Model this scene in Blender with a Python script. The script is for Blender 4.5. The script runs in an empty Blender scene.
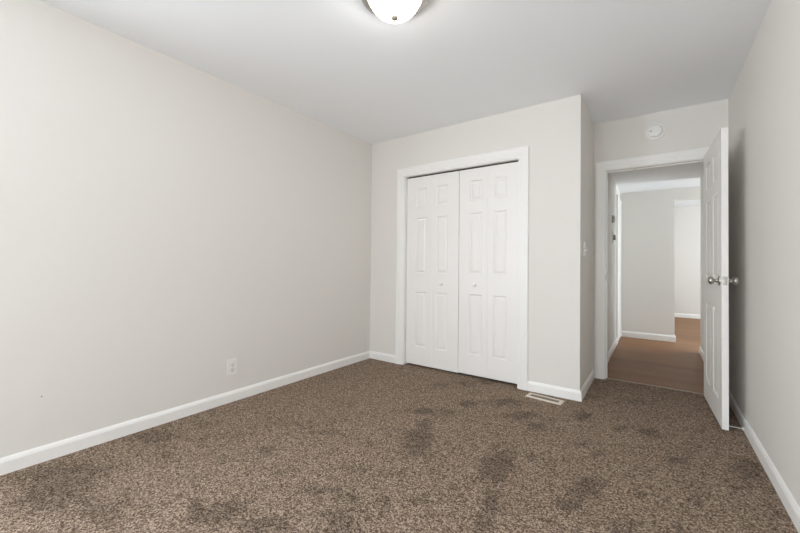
import bpy, bmesh, math, random
from mathutils import Vector, Matrix
random.seed(7)
sc = bpy.context.scene
C = sc.collection

# ------------------------------------------------------------------ camera, world, lights, exposure
cam_d = bpy.data.cameras.new('camera')
cam_d.sensor_width = 36.0
cam_d.lens = 16.2
cam_d.shift_y = -6.869 / 800
cam_d.clip_start = 0.02
cam = bpy.data.objects.new('camera', cam_d)
C.objects.link(cam)
F = Vector((-0.578854, 0.815311, 0.013993))
R = Vector((0.815431, 0.578765, 0.010148))
U = Vector((-0.000175, -0.017285, 0.999851))
cam.matrix_world = Matrix(((R.x, U.x, -F.x, 0.0), (R.y, U.y, -F.y, 0.0), (R.z, U.z, -F.z, 1.0629), (0, 0, 0, 1)))
sc.camera = cam

world = bpy.data.worlds.new('world')
sc.world = world
world.use_nodes = True
bgn = world.node_tree.nodes['Background']
bgn.inputs[0].default_value = (0.75, 0.86, 1.0, 1)
bgn.inputs[1].default_value = 1.0

def area(name, loc, rot, sx, sy, power, color):
    d = bpy.data.lights.new(name, 'AREA')
    d.shape = 'RECTANGLE'
    d.size = sx
    d.size_y = sy
    d.energy = power
    d.color = color
    o = bpy.data.objects.new(name, d)
    o.location = loc
    o.rotation_euler = rot
    C.objects.link(o)
    return o

PI = math.pi
LAMP = 17.0            # strength of the frosted bowl of the ceiling lamp
P_NEAR, P_LEFT, P_LIVING, P_HALL = 66, 80, 48, 40
area('daylight_rear_window', (-0.95, -3.135, 1.20), (PI / 2, 0, 0), 1.65, 1.5, P_NEAR, (0.87, 0.935, 1.0))
area('daylight_left_window', (-2.785, -0.90, 1.25), (PI / 2, 0, -PI / 2), 1.25, 1.5, P_LEFT, (0.87, 0.935, 1.0))
area('daylight_living_window', (2.52, 8.1, 1.35), (PI / 2, 0, PI / 2), 2.2, 1.6, P_LIVING, (0.82, 0.93, 1.0))
area('daylight_hall_window', (2.52, 6.2, 1.35), (PI / 2, 0, PI / 2), 0.45, 1.5, P_HALL, (0.82, 0.93, 1.0))

sc.cycles.max_bounces = 16
sc.cycles.diffuse_bounces = 10
sc.view_settings.view_transform = 'Standard'
sc.view_settings.look = 'None'
sc.view_settings.exposure = 0.26
sc.view_settings.gamma = 1.0
sc.view_settings.use_curve_mapping = False

# ------------------------------------------------------------------ materials
def s2l(c):
    return tuple(((v / 255) / 12.92 if v / 255 <= 0.04045 else ((v / 255 + 0.055) / 1.055) ** 2.4) for v in c) + (1,)

def mat(name, rgb, rough=0.5, metal=0.0, bump=0.0, bscale=200.0, spec=0.5):
    m = bpy.data.materials.new(name)
    m.use_nodes = True
    nt = m.node_tree
    b = nt.nodes['Principled BSDF']
    b.inputs['Base Color'].default_value = s2l(rgb)
    b.inputs['Roughness'].default_value = rough
    b.inputs['Metallic'].default_value = metal
    b.inputs['Specular IOR Level'].default_value = spec
    tc = nt.nodes.new('ShaderNodeTexCoord')
    n = nt.nodes.new('ShaderNodeTexNoise')
    n.inputs['Scale'].default_value = bscale
    n.inputs['Detail'].default_value = 3
    nt.links.new(tc.outputs['Object'], n.inputs['Vector'])
    if bump:
        bp = nt.nodes.new('ShaderNodeBump')
        bp.inputs['Strength'].default_value = bump
        bp.inputs['Distance'].default_value = 0.002
        nt.links.new(n.outputs['Fac'], bp.inputs['Height'])
        nt.links.new(bp.outputs['Normal'], b.inputs['Normal'])
    return m

M_WALL = mat('greige_wall_paint', (228, 225, 220), 0.55, bump=0.12, bscale=160, spec=0.3)
M_CEIL = mat('white_ceiling_paint', (246, 249, 252), 0.7, bump=0.1, bscale=120, spec=0.2)
M_TRIM = mat('white_trim_paint', (242, 241, 238), 0.35, bump=0.03, bscale=60)
M_DOOR = mat('white_door_paint', (241, 239, 236), 0.4, bump=0.05, bscale=90)
M_NICKEL = mat('satin_nickel', (190, 186, 180), 0.28, 1.0)
M_DARKMETAL = mat('dark_track_metal', (70, 68, 66), 0.5, 0.8)
M_PLASTIC = mat('white_plastic', (240, 239, 236), 0.35)
M_PLASTIC2 = mat('offwhite_plastic', (226, 224, 219), 0.4)
M_GREY = mat('grey_plastic', (150, 148, 144), 0.5)
M_DARK = mat('dark_slot', (40, 38, 36), 0.7)
M_VENT = mat('almond_enamel', (214, 203, 188), 0.45)
M_VENTIN = mat('dusty_duct_metal', (150, 139, 126), 0.6, 0.3)
M_FINIAL = mat('brushed_finial', (150, 142, 128), 0.5, 0.2)
M_THRESH = mat('threshold_strip', (168, 152, 134), 0.4, 0.3)

def glow(name, color, strength):
    m = bpy.data.materials.new(name)
    m.use_nodes = True
    b = m.node_tree.nodes['Principled BSDF']
    b.inputs['Base Color'].default_value = (0.9, 0.9, 0.88, 1)
    b.inputs['Emission Color'].default_value = color
    b.inputs['Emission Strength'].default_value = strength
    return m
M_BOWL = glow('lit_frosted_glass', (1.0, 0.97, 0.93, 1), LAMP)

def glass():
    m = bpy.data.materials.new('window_glass')
    m.use_nodes = True
    nt = m.node_tree
    out = nt.nodes['Material Output']
    nt.nodes.remove(nt.nodes['Principled BSDF'])
    t = nt.nodes.new('ShaderNodeBsdfTransparent')
    g = nt.nodes.new('ShaderNodeBsdfGlossy')
    g.inputs['Roughness'].default_value = 0.03
    mx = nt.nodes.new('ShaderNodeMixShader')
    mx.inputs[0].default_value = 0.06
    nt.links.new(t.outputs[0], mx.inputs[1])
    nt.links.new(g.outputs[0], mx.inputs[2])
    nt.links.new(mx.outputs[0], out.inputs[0])
    return m
M_GLASS = glass()

def carpet():
    m = bpy.data.materials.new('brown_frieze_carpet')
    m.use_nodes = True
    nt = m.node_tree
    L = nt.links.new
    b = nt.nodes['Principled BSDF']
    b.inputs['Roughness'].default_value = 1.0
    b.inputs['Specular IOR Level'].default_value = 0.05
    tc = nt.nodes.new('ShaderNodeTexCoord')
    fine = nt.nodes.new('ShaderNodeTexNoise')
    fine.inputs['Scale'].default_value = 230
    fine.inputs['Detail'].default_value = 2
    fine.inputs['Roughness'].default_value = 0.75
    L(tc.outputs['Object'], fine.inputs['Vector'])
    ramp = nt.nodes.new('ShaderNodeValToRGB')
    e = ramp.color_ramp.elements
    e[0].position = 0.39
    e[0].color = s2l((76, 64, 54))
    e[1].position = 0.62
    e[1].color = s2l((188, 169, 151))
    k = e.new(0.5)
    k.color = s2l((127, 109, 93))
    tuft = nt.nodes.new('ShaderNodeTexNoise')
    tuft.inputs['Scale'].default_value = 105
    tuft.inputs['Detail'].default_value = 4
    tuft.inputs['Roughness'].default_value = 0.8
    L(tc.outputs['Object'], tuft.inputs['Vector'])
    sp = nt.nodes.new('ShaderNodeMix')
    sp.inputs[0].default_value = 0.36
    L(fine.outputs['Fac'], sp.inputs[2])
    L(tuft.outputs['Fac'], sp.inputs[3])
    grain = nt.nodes.new('ShaderNodeTexVoronoi')
    grain.inputs['Scale'].default_value = 175
    L(tc.outputs['Object'], grain.inputs['Vector'])
    sep = nt.nodes.new('ShaderNodeSeparateColor')
    L(grain.outputs['Color'], sep.inputs[0])
    sq = nt.nodes.new('ShaderNodeMix')
    sq.inputs[0].default_value = 0.22
    L(sp.outputs[0], sq.inputs[2])
    L(sep.outputs[0], sq.inputs[3])
    L(sq.outputs[0], ramp.inputs[0])
    at = nt.nodes.new('ShaderNodeAttribute')
    at.attribute_name = 'pile'
    mid = nt.nodes.new('ShaderNodeTexNoise')
    mid.inputs['Scale'].default_value = 24
    mid.inputs['Detail'].default_value = 6
    L(tc.outputs['Object'], mid.inputs['Vector'])
    big = nt.nodes.new('ShaderNodeTexNoise')
    big.inputs['Scale'].default_value = 5.5
    big.inputs['Detail'].default_value = 3
    L(tc.outputs['Object'], big.inputs['Vector'])
    # pile brushed the other way reads darker: footmark attribute broken up by two noises
    def madd(x, k, y=None, c=0.0):
        n = nt.nodes.new('ShaderNodeMath')
        n.operation = 'MULTIPLY_ADD'
        L(x, n.inputs[0])
        n.inputs[1].default_value = k
        if y is None:
            n.inputs[2].default_value = c
        else:
            L(y, n.inputs[2])
        return n.outputs[0]
    v = madd(mid.outputs['Fac'], 1.3, madd(big.outputs['Fac'], 1.3, madd(at.outputs['Fac'], 1.0, None, -1.36)))
    mr = nt.nodes.new('ShaderNodeMapRange')
    mr.interpolation_type = 'SMOOTHSTEP'
    mr.inputs['From Min'].default_value = 0.0
    mr.inputs['From Max'].default_value = 0.62
    mr.inputs['To Min'].default_value = 1.06
    mr.inputs['To Max'].default_value = 0.68
    L(v, mr.inputs['Value'])
    mul = nt.nodes.new('ShaderNodeMix')
    mul.data_type = 'RGBA'
    mul.blend_type = 'MULTIPLY'
    mul.inputs[0].default_value = 1
    L(ramp.outputs[0], mul.inputs[6])
    L(mr.outputs[0], mul.inputs[7])
    L(mul.outputs[2], b.inputs['Base Color'])
    bp = nt.nodes.new('ShaderNodeBump')
    bp.inputs['Strength'].default_value = 0.8
    bp.inputs['Distance'].default_value = 0.008
    L(sp.outputs[0], bp.inputs['Height'])
    L(bp.outputs['Normal'], b.inputs['Normal'])
    return m
M_CARPET = carpet()

def vinyl():
    m = bpy.data.materials.new('brown_vinyl_plank')
    m.use_nodes = True
    nt = m.node_tree
    L = nt.links.new
    b = nt.nodes['Principled BSDF']
    b.inputs['Roughness'].default_value = 0.5
    b.inputs['Specular IOR Level'].default_value = 0.3
    tc = nt.nodes.new('ShaderNodeTexCoord')
    br = nt.nodes.new('ShaderNodeTexBrick')
    br.offset = 0.37
    br.inputs['Scale'].default_value = 1
    br.inputs['Brick Width'].default_value = 1.2
    br.inputs['Row Height'].default_value = 0.15
    br.inputs['Mortar Size'].default_value = 0.0012
    br.inputs['Color1'].default_value = s2l((128, 88, 54))
    br.inputs['Color2'].default_value = s2l((142, 102, 67))
    br.inputs['Mortar'].default_value = s2l((112, 88, 70))
    L(tc.outputs['Object'], br.inputs['Vector'])
    mp = nt.nodes.new('ShaderNodeMapping')
    mp.inputs['Scale'].default_value = (2, 26, 1)
    L(tc.outputs['Object'], mp.inputs['Vector'])
    n = nt.nodes.new('ShaderNodeTexNoise')
    n.inputs['Scale'].default_value = 3
    n.inputs['Detail'].default_value = 5
    L(mp.outputs[0], n.inputs['Vector'])
    mr = nt.nodes.new('ShaderNodeMapRange')
    mr.inputs['From Min'].default_value = 0.3
    mr.inputs['From Max'].default_value = 0.7
    mr.inputs['To Min'].default_value = 0.82
    mr.inputs['To Max'].default_value = 1.12
    L(n.outputs['Fac'], mr.inputs['Value'])
    mul = nt.nodes.new('ShaderNodeMix')
    mul.data_type = 'RGBA'
    mul.blend_type = 'MULTIPLY'
    mul.inputs[0].default_value = 1
    L(br.outputs['Color'], mul.inputs[6])
    L(mr.outputs[0], mul.inputs[7])
    L(mul.outputs[2], b.inputs['Base Color'])
    return m
M_VINYL = vinyl()

# ------------------------------------------------------------------ helpers
def box(bm, x0, y0, z0, x1, y1, z1):
    v = [bm.verts.new(p) for p in ((x0, y0, z0), (x1, y0, z0), (x1, y1, z0), (x0, y1, z0),
                                   (x0, y0, z1), (x1, y0, z1), (x1, y1, z1), (x0, y1, z1))]
    for f in ((0, 3, 2, 1), (4, 5, 6, 7), (0, 1, 5, 4), (1, 2, 6, 5), (2, 3, 7, 6), (3, 0, 4, 7)):
        bm.faces.new([v[i] for i in f])

def lathe(bm, prof, seg=32, axis='Z', org=(0, 0, 0), sx=1.0, sy=1.0):
    """prof: (radius, height) pairs; a closed-ended body of revolution."""
    def P(a, b, h):
        p = {'Z': (a, b, h), 'X': (h, a, b), 'Y': (a, h, b)}[axis]
        return (p[0] + org[0], p[1] + org[1], p[2] + org[2])
    rings = []
    for r, h in prof:
        if r < 1e-6:
            rings.append([bm.verts.new(P(0, 0, h))])
        else:
            rings.append([bm.verts.new(P(r * sx * math.cos(2 * PI * i / seg), r * sy * math.sin(2 * PI * i / seg), h)) for i in range(seg)])
    for a, b in zip(rings[:-1], rings[1:]):
        for i in range(seg):
            j = (i + 1) % seg
            if len(a) == 1 and len(b) == 1:
                continue
            if len(a) == 1:
                bm.faces.new((a[0], b[i], b[j]))
            elif len(b) == 1:
                bm.faces.new((a[i], b[0], a[j]))
            else:
                bm.faces.new((a[i], b[i], b[j], a[j]))
    for ring in (rings[0], rings[-1]):
        if len(ring) > 1:
            bm.faces.new(ring)

def obj(name, bm, m, parent=None, bevel=0.0, smooth=False, loc=None, seg=2):
    bmesh.ops.recalc_face_normals(bm, faces=bm.faces)
    me = bpy.data.meshes.new(name)
    bm.to_mesh(me)
    bm.free()
    me.materials.append(m)
    if smooth:
        me.polygons.foreach_set('use_smooth', [True] * len(me.polygons))
        me.set_sharp_from_angle(angle=math.radians(40))
    o = bpy.data.objects.new(name, me)
    C.objects.link(o)
    if parent:
        o.parent = parent
    if loc:
        o.location = loc
    if bevel:
        b = o.modifiers.new('bevel', 'BEVEL')
        b.width = bevel
        b.segments = seg
        b.limit_method = 'ANGLE'
    return o

def boxes(name, bl, m, parent=None, bevel=0.0, loc=None):
    bm = bmesh.new()
    for b in bl:
        box(bm, *b)
    return obj(name, bm, m, parent, bevel, loc=loc)

def tag(o, label, cat, group=None):
    o['label'] = label
    o['category'] = cat
    if group:
        o['group'] = group
    return o

def struct(o, label=None, cat=None):
    o['kind'] = 'structure'
    if label:
        o['label'] = label
        o['category'] = cat
    return o

def empty(name, loc=(0, 0, 0), rz=0.0):
    o = bpy.data.objects.new(name, None)
    o.empty_display_size = 0.1
    o.location = loc
    o.rotation_euler = (0, 0, rz)
    C.objects.link(o)
    return o

# ------------------------------------------------------------------ plan (metres, camera stands above 0,0)
XL, YC, XS, YB, XR, H = -2.654, 3.162, -0.488, 3.913, 0.483, 2.44
YN, T = -3.00, 0.12
BK = YB + T                      # hall side of the back wall
HXL, HXR, HY, HZ = -0.445, 0.460, 6.50, 2.20   # hallway
FX0, FX1, FY, FZ = -0.60, 2.65, 9.77, 2.37     # far room
CO0, CO1, COZ = -2.190, -0.975, 2.008          # closet opening
DO0, DO1, DOZ = -0.404, 0.378, 1.990           # doorway
WX0, WX1, WZ0, WZ1 = -1.80, -0.10, 0.42, 1.98  # bedroom window behind the camera
LY0, LY1 = -1.55, -0.25                          # second window, in the left wall beside the camera

# ---- floors
def carpet_marks():
    return [(-0.688,1.85,10.83,4.07,-3.52,4.77,1),(-0.608,1.589,26.5,10.27,-4.23,5.77,0.8),(-0.573,1.42,23.19,9.48,-8.66,11.85,0.6),(-1.175,1.864,9.27,5.9,-3.97,5.35,0.9),(-1.261,2.073,15.97,9.8,-7.91,10.61,0.7),(-1.38,2.252,9,5.56,-11.15,14.91,0.8),(-1.487,2.216,12.48,8.45,-10.87,14.51,0.5),(-1.191,2.558,13.32,6.25,-10.1,13.46,0.6),(-1.228,2.365,20.44,10.69,-11.13,14.88,0.6),(-0.783,2.59,10.16,3.09,-8.88,11.88,0.9),(-0.958,2.783,7,2.42,-5.87,7.81,0.5),(-0.423,2.879,19.36,2.87,-8.72,11.67,0.9),(-0.626,2.509,15.64,3.93,-10.06,13.51,0.5),(-0.359,2.408,23.11,3.47,-16.5,22.27,0.7),(-0.266,2.335,28.53,3.28,-18.36,24.83,0.7),(-0.278,1.959,13.5,1.94,-7.5,10.21,0.8),(-0.319,1.767,24.26,4.43,-17.57,23.96,0.9),(-0.89,1.365,11.63,7.69,-17.39,23.72,0.6),(-1.033,1.517,11.63,8.01,-11.41,15.5,0.4),(-0.912,1.662,8.47,4.7,-13.04,17.69,0.3),(-2.237,0.464,1.53,7.69,-3.08,4.2,0.75),(-1.923,0.527,3.56,13.46,-5.95,8.13,0.7),(-2.372,0.585,2.02,8.44,-8.29,11.24,0.6),(-2.496,0.946,2.46,6.61,-5.14,6.92,0.6),(-2.243,0.927,4.37,10.77,-5.39,7.29,0.4),(-1.636,0.785,15.94,34.03,-4.51,6.15,0.8),(-1.464,0.864,3.78,6.55,-9.49,12.96,0.7),(-1.31,0.882,4.84,7.34,-10.5,14.35,0.7),(-1.809,1.248,13.16,19.36,-13.44,18.16,0.8),(-1.316,1.159,7.16,8.27,-19.71,26.83,0.7),(-1.102,1.069,7.05,7.39,-6.28,8.58,0.6),(-1.123,1.211,11.64,10.96,-10.71,14.6,0.5),(-1.376,1.669,8.08,6.74,-16.52,22.28,0.5),(-1.679,1.619,3.7,3.88,-8.76,11.78,0.4),(-2.131,1.155,4.38,8.21,-2.39,3.22,0.35),(-1.91,1.571,3.54,4.36,-5.04,6.76,0.35),(-1.342,3.092,5.69,2.49,-5.39,7.12,0.5),(-1.558,2.826,6.19,3.44,-7.58,10.02,0.4),(0.381,2.591,16.41,-2.43,-4.66,6.32,0.6),(0.429,2.349,30.71,-5.64,-4.18,5.7,0.5),(-0.029,2.829,23.72,0.24,-7.24,9.74,0.5),(-0.048,2.044,28.72,0.68,-20.28,27.63,0.7),(0.144,2.14,35.18,-2.38,-10.55,14.38,0.4),(-0.086,1.784,14.32,0.7,-12.84,17.55,0.5),(0.082,1.878,38.75,-1.7,-26.44,36.17,0.7),(0.088,2.518,18.97,-0.66,-11.67,15.8,0.4),(-0.181,2.822,19.6,1.27,-13.51,18.15,0.6),(-0.427,2.138,13.95,2.81,-14.68,19.88,0.3),(-0.999,1.302,17.49,13.62,-7.12,9.71,0.5),(-2.134,0.351,2.63,16.92,-6.99,9.55,0.4),(-0.514,1.443,24.08,8.69,-13.3,18.2,0.3),(-1.245,1.416,4.84,4.31,-13.09,17.76,0.3),(0.212,2.743,11.11,-0.86,-8.74,11.81,0.3),(-0.101,3.478,10.72,0.31,-9.41,12.52,0.4),(-0.442,3.36,13.53,1.79,-8.77,11.64,0.4),(-0.483,1.68,27.96,8.13,-17.02,23.2,0.4)]

def build_carpet():
    x0, x1, y0, y1 = XL, XR, YN, 3.962
    nx, ny = 157, 368
    vs = [(x0 + (x1 - x0) * i / nx, y0 + (y1 - y0) * j / ny, 0.0) for j in range(ny + 1) for i in range(nx + 1)]
    fs = [(j * (nx + 1) + i, j * (nx + 1) + i + 1, (j + 1) * (nx + 1) + i + 1, (j + 1) * (nx + 1) + i) for j in range(ny) for i in range(nx)]
    n = len(vs)
    vs += [(x0, y0, -0.02), (x1, y0, -0.02), (x1, y1, -0.02), (x0, y1, -0.02)]
    fs += [(n + 3, n + 2, n + 1, n)]
    fs += [tuple([n, n + 1] + list(range(nx, -1, -1))),
           tuple([n + 2, n + 3] + [ny * (nx + 1) + i for i in range(nx + 1)]),
           tuple([n + 3, n] + [j * (nx + 1) for j in range(ny + 1)]),
           tuple([n + 1, n + 2] + [j * (nx + 1) + nx for j in range(ny, -1, -1)])]
    me = bpy.data.meshes.new('floor')
    me.from_pydata(vs, [], fs)
    me.materials.append(M_CARPET)
    at = me.attributes.new('pile', 'FLOAT', 'POINT')
    marks = carpet_marks()
    for k, (x, y, z) in enumerate(vs):
        t = 0.0
        for (cx, cy, a, b, c, d, s) in marks:
            dx, dy = x - cx, y - cy
            u, v = a * dx + b * dy, c * dx + d * dy
            q = u * u + v * v
            if q < 6:
                t = max(t, s * math.exp(-0.8 * q))
        at.data[k].value = t
    o = bpy.data.objects.new('floor', me)
    C.objects.link(o)
    return o
struct(build_carpet(), 'brown speckled frieze carpet covering the bedroom floor', 'floor')
struct(boxes('floor_hallway', [(FX0, 3.966, -0.03, FX1, FY, -0.004)], M_VINYL), 'brown wood-look vinyl floor of the hallway beyond the doorway', 'floor')
struct(boxes('trim_threshold', [(DO0, 3.955, -0.015, DO1, 3.972, 0.0025)], M_THRESH, bevel=0.001), 'thin pale threshold strip between carpet and hallway floor', 'trim')

# ---- bedroom shell
struct(boxes('ceiling', [(XL - T, YN - T, H, XR + T, BK, H + 0.1)], M_CEIL), 'white painted bedroom ceiling', 'ceiling')
wl = struct(boxes('wall_left', [(XL - T, YN - T, -0.02, XL, LY0, H), (XL - T, LY1, -0.02, XL, BK, H), (XL - T, LY0, -0.02, XL, LY1, WZ0), (XL - T, LY0, WZ1, XL, LY1, H)], M_WALL), 'long greige wall on the left', 'wall')
struct(boxes('wall_right', [(XR, YN - T, -0.02, XR + T, YB, H)], M_WALL), 'greige wall at the right behind the open door', 'wall')
struct(boxes('wall_closet', [(XL, YC, -0.02, CO0, YC + 0.11, H), (CO1, YC, -0.02, XS, YC + 0.11, H), (CO0, YC, COZ, CO1, YC + 0.11, H)], M_WALL),
       'greige wall around the white closet doors', 'wall')
struct(boxes('wall_closet_side', [(XS - 0.11, YC + 0.11, -0.02, XS, YB, H)], M_WALL), 'narrow greige return wall between closet and doorway', 'wall')
struct(boxes('wall_back', [(XL, YB, -0.02, DO0, BK, H), (DO1, YB, -0.02, XR + T, BK, H), (DO0, YB, DOZ, DO1, BK, H)], M_WALL),
       'greige wall around the hallway doorway', 'wall')
struct(boxes('wall_near', [(XL, YN - T, -0.02, WX0, YN, H), (WX1, YN - T, -0.02, XR, YN, H),
                           (WX0, YN - T, -0.02, WX1, YN, WZ0), (WX0, YN - T, WZ1, WX1, YN, H)], M_WALL), 'greige window wall behind the viewer', 'wall')
def window(name, loc, rz, w, label):
    """Frame in the local x-z plane, x 0..w; the room is on local +y."""
    f = struct(boxes(name, [(0, 0, WZ0, 0.05, 0.06, WZ1), (w - 0.05, 0, WZ0, w, 0.06, WZ1), (0.05, 0, WZ0, w - 0.05, 0.06, WZ0 + 0.05),
                            (0.05, 0, WZ1 - 0.05, w - 0.05, 0.06, WZ1), (0.05, 0.01, 1.18, w - 0.05, 0.05, 1.22)], M_TRIM), label, 'window')
    f.location = loc
    f.rotation_euler = (0, 0, rz)
    boxes('pane', [(0.05, 0.027, WZ0 + 0.05, w - 0.05, 0.033, 1.18), (0.05, 0.027, 1.22, w - 0.05, 0.033, WZ1 - 0.05)], M_GLASS, f)
window('window_1', (WX0, YN - 0.10, 0), 0, WX1 - WX0, 'white framed window in the wall behind the viewer')
window('window_2', (XL - 0.10, LY1, 0), -PI / 2, LY1 - LY0, 'white framed window in the left wall beside the viewer')

# ---- hallway and far room shell
struct(boxes('ceiling_hallway', [(HXL - T, BK, HZ, FX1, HY + 0.1, HZ + 0.1)], M_CEIL), 'low white hallway ceiling', 'ceiling')
struct(boxes('ceiling_living', [(FX0, HY + 0.1, FZ, FX1, FY, FZ + 0.1)], M_CEIL), 'white ceiling of the bright room past the hallway', 'ceiling')
struct(boxes('wall_hallway_left', [(HXL - T, BK, -0.03, HXL, HY, HZ)], M_WALL), 'greige left wall of the hallway', 'wall')
struct(boxes('wall_hallway_right', [(HXR, BK, -0.03, HXR + T, 5.88, HZ)], M_WALL), 'greige right wall of the hallway', 'wall')
struct(boxes('wall_hallway_end', [(HXL - T, HY, -0.03, 0.222, HY + 0.1, FZ + 0.1), (1.30, HY, -0.03, FX1, HY + 0.1, FZ + 0.1), (0.222, HY, 2.032, 1.30, HY + 0.1, FZ + 0.1)], M_WALL),
       'greige wall closing the hallway with an opening at its right', 'wall')
struct(boxes('wall_living_far', [(FX0, FY, -0.03, FX1, FY + T, FZ + 0.1)], M_WALL), 'pale far wall seen through the hallway opening', 'wall')
struct(boxes('wall_living_left', [(FX0 - T, HY + 0.1, -0.03, FX0, FY + T, FZ + 0.1)], M_WALL), 'left wall of the room past the hallway', 'wall')
struct(boxes('wall_living_right', [(FX1, BK, -0.03, FX1 + T, FY + T, FZ + 0.1)], M_WALL), 'right wall of the room past the hallway', 'wall')
struct(boxes('wall_hallway_near', [(HXR + T, BK, -0.03, FX1, BK + 0.1, HZ), ], M_WALL), 'wall behind the hallway beside the bedroom', 'wall')

# ---- baseboards: moulded profile run along straight segments
BP = [(0, 0), (0.014, 0), (0.014, 0.060), (0.0115, 0.068), (0.0065, 0.078), (0.0035, 0.082), (0, 0.082)]
def baseboard(name, pts, label, z0=0.0, k=1.0):
    """pts: polyline at the wall foot; the room lies to the left of the walking direction."""
    bm = bmesh.new()
    n = len(pts)
    rows = []
    for i, p in enumerate(pts):
        p = Vector(p)
        def nrm(a, b):
            d = (Vector(b) - Vector(a)).normalized()
            return Vector((-d.y, d.x))
        if i == 0:
            off = nrm(pts[0], pts[1])
        elif i == n - 1:
            off = nrm(pts[-2], pts[-1])
        else:
            a, b = nrm(pts[i - 1], pts[i]), nrm(pts[i], pts[i + 1])
            off = (a + b) / (1 + a.dot(b))
        rows.append([bm.verts.new((p.x + off.x * d, p.y + off.y * d, z0 + z * k)) for d, z in BP])
    m = len(BP)
    for a, b in zip(rows[:-1], rows[1:]):
        for i in range(m):
            j = (i + 1) % m
            bm.faces.new((a[i], a[j], b[j], b[i]))
    bm.faces.new(rows[0])
    bm.faces.new(rows[-1])
    o = obj(name, bm, M_TRIM, smooth=False)
    return struct(o, label, 'baseboard')

CW = 0.093     # casing width
baseboard('baseboard_left', [(XL, YC), (XL, YN)], 'white baseboard along the long left wall')
baseboard('baseboard_closet', [(CO0 - CW, YC), (XL + 0.014, YC)], 'short white baseboard left of the closet doors')
baseboard('baseboard_closet_corner', [(XS, YB), (XS, YC), (CO1 + 0.085, YC)], 'white baseboard wrapping the corner beside the floor vent')
baseboard('baseboard_right', [(XR, YN), (XR, YB)], 'white baseboard along the right wall behind the open door')
baseboard('baseboard_hallway_left', [(HXL, 5.84), (HXL, BK)], 'white baseboard on the hallway left wall', -0.004)
baseboard('baseboard_hallway_end', [(0.222, HY + 0.1), (0.222, HY), (HXL, HY)], 'white baseboard on the wall closing the hallway', -0.004, 1.1)
baseboard('baseboard_hallway_right', [(HXR, BK), (HXR, 5.88), (HXR + T, 5.88)][::1], 'white baseboard end on the hallway right wall', -0.004)
baseboard('baseboard_living_far', [(FX1, FY), (FX0, FY)], 'white baseboard on the far wall past the hallway', -0.004, 1.05)

# ---- casings: mitred three-sided moulding round an opening in a wall facing -y
CP = [(0, 0), (0, 0.010), (0.006, 0.0125), (0.022, 0.0125), (0.028, 0.0155), (0.060, 0.0165), (0.070, 0.0185), (0.083, 0.0185), (0.088, 0.015), (0.088, 0)]
def casing(name, x0, x1, zt, y, wl_, wt, wr, sgn=-1, zb=0.0):
    bm = bmesh.new()
    rows = []
    for q in range(4):
        row = []
        for u, t in CP:
            ul, ut, ur = u * wl_ / 0.088, u * wt / 0.088, u * wr / 0.088
            p = [(x0 - ul, zb), (x0 - ul, zt + ut), (x1 + ur, zt + ut), (x1 + ur, zb)][q]
            row.append(bm.verts.new((p[0], y + sgn * t, p[1])))
        rows.append(row)
    m = len(CP)
    for a, b in zip(rows[:-1], rows[1:]):
        for i in range(m):
            bm.faces.new((a[i], a[(i + 1) % m], b[(i + 1) % m], b[i]))
    bm.faces.new(rows[0])
    bm.faces.new(rows[-1])
    return obj(name, bm, M_TRIM)

t1 = struct(casing('trim_1', CO0, CO1, COZ, YC, CW, 0.092, 0.085), 'white moulded casing around the closet doors', 'trim')
boxes('jamb', [(CO0, YC, 0, CO0 + 0.006, YC + 0.11, COZ), (CO1 - 0.006, YC, 0, CO1, YC + 0.11, COZ), (CO0 + 0.006, YC, COZ - 0.006, CO1 - 0.006, YC + 0.11, COZ)], M_TRIM, t1)
trk = boxes('track', [(CO0 + 0.02, YC + 0.040, COZ - 0.022, CO1 - 0.01, YC + 0.043, COZ - 0.006), (CO0 + 0.02, YC + 0.068, COZ - 0.022, CO1 - 0.01, YC + 0.071, COZ - 0.006),
                      (CO0 + 0.02, YC + 0.040, COZ - 0.0075, CO1 - 0.01, YC + 0.071, COZ - 0.006)], M_DARKMETAL, t1)
trk['label'] = 'dark metal sliding track'

t2 = struct(casing('trim_2', DO0 + 0.012, DO1 - 0.012, DOZ - 0.012, YB, 0.080, 0.088, 0.086), 'white moulded casing around the hallway doorway', 'trim')
jb = 0.018
boxes('jamb', [(DO0, YB - 0.001, 0, DO0 + jb, BK + 0.001, DOZ), (DO1 - jb, YB - 0.001, 0, DO1, BK + 0.001, DOZ), (DO0 + jb, YB - 0.001, DOZ - jb, DO1 - jb, BK + 0.001, DOZ)], M_TRIM, t2)
boxes('door_stop_moulding', [(DO0 + jb, YB + 0.040, 0, DO0 + jb + 0.011, YB + 0.075, DOZ - jb), (DO1 - jb - 0.011, YB + 0.040, 0, DO1 - jb, YB + 0.075, DOZ - jb),
                    (DO0 + jb + 0.011, YB + 0.040, DOZ - jb - 0.011, DO1 - jb - 0.011, YB + 0.075, DOZ - jb)], M_TRIM, t2, bevel=0.002)
sp = boxes('strike_plate', [(DO0 + jb, YB + 0.002, 0.93, DO0 + jb + 0.002, YB + 0.030, 0.995), (DO0 + jb - 0.004, YB - 0.006, 0.945, DO0 + jb + 0.002, YB + 0.004, 0.98)], M_NICKEL, t2, bevel=0.001)
sp['label'] = 'satin metal strike plate'

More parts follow.
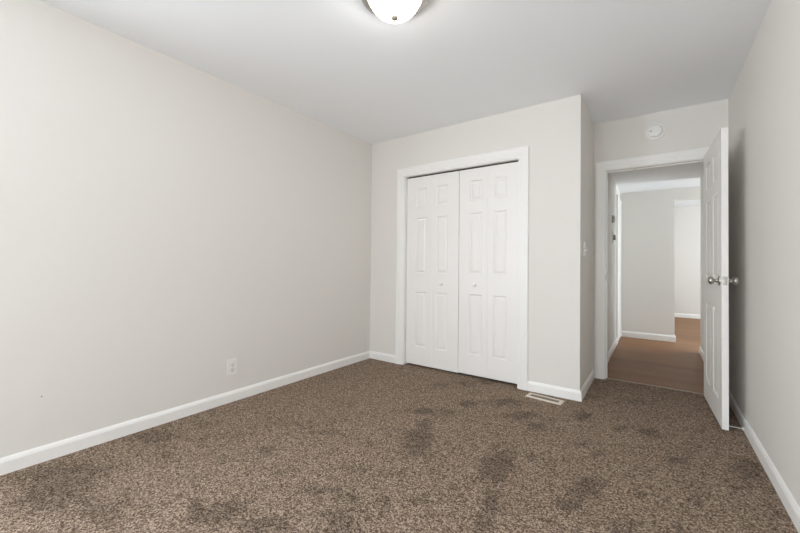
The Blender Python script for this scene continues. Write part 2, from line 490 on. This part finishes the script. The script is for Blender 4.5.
# ------------------------------------------------------------------ panelled door leaves
def leaf_mesh(W, Hh, t, cols, rows, both=True):
    """Moulded panel leaf: local x 0..W, y 0..t (face looks to -y), z 0..Hh. Each panel has a sunk ogee and a raised field."""
    bm = bmesh.new()
    xs = sorted(set([0, W] + [v for c in cols for v in c]))
    zs = sorted(set([0, Hh] + [v for r in rows for v in r]))
    def side(y0, s):
        V = {}
        for x in xs:
            for z in zs:
                V[x, z] = bm.verts.new((x, y0, z))
        for i in range(len(xs) - 1):
            for j in range(len(zs) - 1):
                a, b, c, d = xs[i], xs[i + 1], zs[j], zs[j + 1]
                q = [V[a, c], V[b, c], V[b, d], V[a, d]]
                if (a, b) in cols and (c, d) in rows:
                    prev = q
                    for ins, dep in ((0.004, 0.0015), (0.011, 0.0085), (0.017, 0.0085), (0.034, 0.0015)):
                        if ins * 2 > min(b - a, d - c) - 0.01:
                            break
                        cur = [bm.verts.new((p, y0 + s * dep, r)) for p, r in ((a + ins, c + ins), (b - ins, c + ins), (b - ins, d - ins), (a + ins, d - ins))]
                        for k in range(4):
                            bm.faces.new((prev[k], prev[(k + 1) % 4], cur[(k + 1) % 4], cur[k]))
                        prev = cur
                    bm.faces.new(prev)
                else:
                    bm.faces.new(q)
        return V
    A = side(0.0, 1)
    B = side(t, -1)
    for i in range(len(xs) - 1):
        for z in (0, Hh):
            bm.faces.new((A[xs[i], z], A[xs[i + 1], z], B[xs[i + 1], z], B[xs[i], z]))
    for j in range(len(zs) - 1):
        for x in (0, W):
            bm.faces.new((A[x, zs[j]], A[x, zs[j + 1]], B[x, zs[j + 1]], B[x, zs[j]]))
    return bm

# closet: two bifold pairs, each pair two hinged leaves with one column of three panels
LZ, LT = 0.018, 0.034
LH = 1.988 - LZ
crow = [(0.205 - LZ, 0.782 - LZ), (0.972 - LZ, 1.560 - LZ), (1.672 - LZ, 1.872 - LZ)]
def bifold(name, x0, xm, x1, pc, knobx, label, dz=0.0):
    r = struct(empty(name, (x0, YC + 0.036, LZ + dz)), label, 'closet door')
    for a, b, (p, q) in ((x0, xm - 0.0008, pc[0]), (xm + 0.0008, x1, pc[1])):
        lf = obj('leaf', leaf_mesh(b - a, LH - dz, LT, [(p - a, q - a)], crow), M_DOOR, r, bevel=0.0, loc=(a - x0, 0, 0))
    bm = bmesh.new()
    lathe(bm, [(0, -0.036), (0.008, -0.0355), (0.0145, -0.033), (0.018, -0.028), (0.018, -0.022), (0.013, -0.015), (0.007, -0.010), (0.007, -0.004), (0.011, -0.0015), (0.011, 0.0)],
          24, 'Y', (knobx - x0, 0, 0.873 - LZ))
    k = obj('knob', bm, M_PLASTIC, r, smooth=True)
    k['label'] = 'round white knob'
    return r
bifold('door_1', CO0 + 0.009, -1.875, -1.569, ((-2.070, -1.936), (-1.822, -1.688)), -1.752,
       'left pair of white panelled bifold closet doors', 0.0)
bifold('door_2', -1.564, -1.272, CO1 - 0.009, ((-1.458, -1.326), (-1.219, -1.091)), -1.394,
       'right pair of white panelled bifold closet doors', 0.006)

# open six-panel door
DW, DH, DT = 0.742, 1.972, 0.035
ang = math.atan2(-0.740, 0.028)
d3 = struct(empty('door_3', (0.324, 3.884, 0.012), ang), 'white six panel door standing open against the right wall', 'door')
drow = [(0.16, 0.775), (0.975, 1.575), (1.665, 1.865)]
dcol = [(0.115, 0.320), (0.422, 0.627)]
lf = obj('leaf', leaf_mesh(DW, DH, DT, dcol, drow), M_DOOR, d3, bevel=0.0015)
def knob(side):
    bm = bmesh.new()
    s = -1 if side < 0 else 1
    y0 = 0.0 if side < 0 else DT
    prof = [(0.033, 0.0), (0.033, 0.003), (0.030, 0.007), (0.015, 0.010), (0.0105, 0.016), (0.0105, 0.024), (0.014, 0.029), (0.0225, 0.034),
            (0.0265, 0.042), (0.0265, 0.048), (0.023, 0.0555), (0.014, 0.060), (0, 0.0612)]
    lathe(bm, [(r, s * h) for r, h in prof], 32, 'Y', (DW - 0.065, y0, 0.966))
    k = obj('knob', bm, M_NICKEL, d3, smooth=True)
    k['label'] = 'satin nickel round knob'
knob(-1)
knob(1)
lp = boxes('latch_plate', [(DW - 0.0005, 0.006, 0.938, DW + 0.0015, 0.029, 0.995), (DW, 0.011, 0.955, DW + 0.009, 0.024, 0.977)], M_NICKEL, d3, bevel=0.0008)
lp['label'] = 'satin metal latch plate'
for z in (0.20, 0.95, 1.72):
    bm = bmesh.new()
    lathe(bm, [(0.006, z), (0.006, z + 0.09)], 12, 'Z', (-0.004, DT + 0.004, 0))
    obj('hinge', bm, M_NICKEL, d3, smooth=True)

# white door in the hallway's left wall, seen edge-on
d4 = struct(empty('door_4', (HXL, 6.16, 0)), 'white door with casing in the hallway left wall', 'door')
lf = obj('leaf', leaf_mesh(0.50, 2.0, 0.012, [(0.07, 0.22), (0.28, 0.43)], [(0.2, 0.8), (0.98, 1.58), (1.68, 1.88)]), M_DOOR, d4, loc=(0.013, -0.25, 0.004))
lf.rotation_euler = (0, 0, PI / 2)
boxes('casing', [(0.0005, -0.325, -0.004, 0.018, -0.252, 2.075), (0.0005, 0.252, -0.004, 0.018, 0.322, 2.075), (0.0005, -0.252, 2.008, 0.018, 0.252, 2.075)], M_TRIM, d4, bevel=0.004)

# ------------------------------------------------------------------ ceiling lamp
LX, LY = -1.069, 1.437
cl = tag(empty('ceiling_light', (LX, LY, H)), 'flush round ceiling lamp with glowing white bowl and metal rim', 'ceiling lamp')
bm = bmesh.new()
lathe(bm, [(0.0, 0.0), (0.150, 0.0), (0.166, -0.006), (0.173, -0.018), (0.173, -0.030), (0.165, -0.039), (0.148, -0.044), (0.136, -0.043), (0.131, -0.038), (0.0, -0.038)], 64)
pan = obj('rim', bm, M_NICKEL, cl, smooth=True)
pan['label'] = 'satin metal rim'
bm = bmesh.new()
pr = [(0.127, -0.037)]
for i in range(1, 15):
    a = i / 14 * PI / 2
    pr.append((0.127 * math.cos(a) if i < 14 else 0.0, -0.037 - 0.097 * math.sin(a)))
lathe(bm, [(0.0, -0.037)] + pr, 64)
bowl = obj('bowl', bm, M_BOWL, cl, smooth=True)
bowl['label'] = 'glowing frosted glass bowl'
bm = bmesh.new()
lathe(bm, [(0.0, -0.131), (0.016, -0.1315), (0.019, -0.137), (0.0175, -0.143), (0.010, -0.149), (0.0, -0.151)], 24)
obj('finial', bm, M_FINIAL, cl, smooth=True)

# ------------------------------------------------------------------ smoke detector over the doorway
sd = tag(empty('smoke_detector', (-0.003, YB, 2.269)), 'round white smoke detector on the wall above the doorway', 'smoke detector')
bm = bmesh.new()
lathe(bm, [(0.0, 0.0), (0.073, 0.0), (0.073, -0.006), (0.070, -0.011), (0.064, -0.0125), (0.060, -0.004), (0.0, -0.004)], 48, 'Y')
obj('base_ring', bm, M_PLASTIC, sd, smooth=True)
bm = bmesh.new()
lathe(bm, [(0.049, -0.004), (0.051, -0.022), (0.048, -0.029), (0.040, -0.033), (0.0, -0.035)], 48, 'Y')
obj('cover', bm, M_PLASTIC, sd, smooth=True)
bm = bmesh.new()
lathe(bm, [(0.006, -0.030), (0.006, -0.0348), (0.0, -0.0352)], 16, 'Y', (-0.030, 0, 0.0))
o = obj('test_button', bm, M_GREY, sd, smooth=True)
o['label'] = 'small grey button'

# ------------------------------------------------------------------ wall outlet on the left wall
ou = tag(empty('wall_outlet', (XL, 1.522, 0.265)), 'white electrical outlet low on the long left wall', 'outlet')
boxes('cover_plate', [(0, -0.0385, -0.060, 0.0055, 0.0385, 0.060)], M_PLASTIC, ou, bevel=0.003)
for z in (-0.0195, 0.0195):
    bm = bmesh.new()
    lathe(bm, [(0.0165, 0.005), (0.0165, 0.0075), (0.0155, 0.008), (0, 0.008)], 24, 'X', (0, 0, z))
    rc = obj('receptacle', bm, M_PLASTIC2, ou, smooth=True)
    s_ = boxes('slots', [(0.0078, -0.0075, z - 0.002, 0.0084, -0.0055, z + 0.007), (0.0078, 0.0055, z - 0.002, 0.0084, 0.0075, z + 0.006), (0.0078, -0.002, z - 0.0105, 0.0084, 0.002, z - 0.0065)], M_GREY, rc)
    s_['label'] = 'grey plug slots'
bm = bmesh.new()
lathe(bm, [(0.003, 0.005), (0.003, 0.0068), (0, 0.0072)], 12, 'X')
obj('screw', bm, M_PLASTIC2, ou, smooth=True)
bm = bmesh.new()
lathe(bm, [(0.003, -0.001), (0.003, 0.0006), (0, 0.0008)], 10, 'X', (XL, 0.469, 0.345))
o = obj('nail_hole', bm, M_DARK, wl)
o['label'] = 'tiny dark hole'

# ------------------------------------------------------------------ light switch on the return wall
sw = tag(empty('light_switch', (XS, 3.345, 1.21)), 'white light switch on the narrow wall left of the doorway', 'light switch')
boxes('cover_plate', [(0, -0.036, -0.060, 0.0085, 0.036, 0.060)], M_PLASTIC, sw, bevel=0.003)
boxes('toggle', [(0.008, -0.010, -0.020, 0.0105, 0.010, 0.020), (0.009, -0.006, -0.018, 0.024, 0.006, -0.003)], M_PLASTIC, sw, bevel=0.001)

# ------------------------------------------------------------------ floor vent beside the closet
fv = tag(empty('floor_vent', (-0.726, 3.041, 0), math.radians(-5.5)), 'almond metal floor vent in carpet beside the closet corner', 'floor vent')
bm = bmesh.new()
a, b, c, d, h = 0.140, 0.054, 0.112, 0.026, 0.006
o4 = lambda X, Y, Z: [bm.verts.new(p) for p in ((-X, -Y, Z), (X, -Y, Z), (X, Y, Z), (-X, Y, Z))]
r0, r1, r2, r3 = o4(a, b, 0.0005), o4(a - 0.006, b - 0.006, h), o4(c, d, h), o4(c, d, 0.0005)
for p, q in ((r0, r1), (r1, r2), (r2, r3), (r3, r0)):
    for i in range(4):
        bm.faces.new((p[i], p[(i + 1) % 4], q[(i + 1) % 4], q[i]))
obj('frame', bm, M_VENT, fv)
boxes('duct_opening', [(-c, -d, 0.0004, c, d, 0.0010)], M_DARK, fv)
bm = bmesh.new()
for i in range(23):
    x = -c + 0.009 + i * (2 * c - 0.018) / 22
    w = [bm.verts.new(p) for p in ((x - 0.0028, -d, 0.0052), (x - 0.0016, -d, 0.0056), (x + 0.0028, -d, 0.0012), (x + 0.0016, -d, 0.0012),
                                   (x - 0.0028, d, 0.0052), (x - 0.0016, d, 0.0056), (x + 0.0028, d, 0.0012), (x + 0.0016, d, 0.0012))]
    for f in ((0, 1, 2, 3), (7, 6, 5, 4), (0, 4, 5, 1), (1, 5, 6, 2), (2, 6, 7, 3), (3, 7, 4, 0)):
        bm.faces.new([w[k] for k in f])
box(bm, -c, -0.002, 0.0012, c, 0.002, 0.0054)
lv = obj('louvers', bm, M_VENTIN, fv)
lv['label'] = 'brown grey louver slats'

# ------------------------------------------------------------------ door stop at the foot of the right wall
ds = tag(empty('door_stopper', (XR - 0.014, 3.236, 0.013)), 'slim white door stopper on the baseboard behind the open door', 'door stopper')
bm = bmesh.new()
lathe(bm, [(0.012, 0.0), (0.012, -0.004), (0.006, -0.008), (0.0, -0.008)], 20, 'X')
obj('mounting_cup', bm, M_PLASTIC, ds, smooth=True)
bm = bmesh.new()
pr = [(0.0, -0.007)]
for i in range(34):
    x = -0.007 - i * 0.002
    pr += [(0.0034, x), (0.0028, x - 0.001)]
pr.append((0.0, -0.0755))
lathe(bm, pr, 14, 'X')
obj('spring', bm, M_PLASTIC, ds, smooth=True)
bm = bmesh.new()
lathe(bm, [(0.0, -0.073), (0.006, -0.073), (0.0065, -0.077), (0.0055, -0.082), (0.0, -0.083)], 16, 'X')
obj('rubber_tip', bm, M_PLASTIC, ds, smooth=True)

# ------------------------------------------------------------------ two controls on the hallway's left wall
th = tag(empty('thermostat', (HXL, 5.25, 1.665)), 'small square wall control, upper of two on hallway left wall', 'wall control')
boxes('back_plate', [(0, -0.05, -0.045, 0.006, 0.05, 0.045)], M_GREY, th, bevel=0.001)
boxes('body', [(0.006, -0.043, -0.038, 0.032, 0.043, 0.038)], M_PLASTIC2, th, bevel=0.004)
dc = tag(empty('wall_dial', (HXL, 5.30, 1.435)), 'grey knobbed plate, lower of two controls on hallway left wall', 'wall control')
boxes('back_plate', [(0, -0.045, -0.075, 0.008, 0.045, 0.075)], M_PLASTIC2, dc, bevel=0.003)
bm = bmesh.new()
lathe(bm, [(0.034, 0.008), (0.034, 0.026), (0.030, 0.033), (0.0, 0.035)], 28, 'X')
obj('dial', bm, M_GREY, dc, smooth=True)
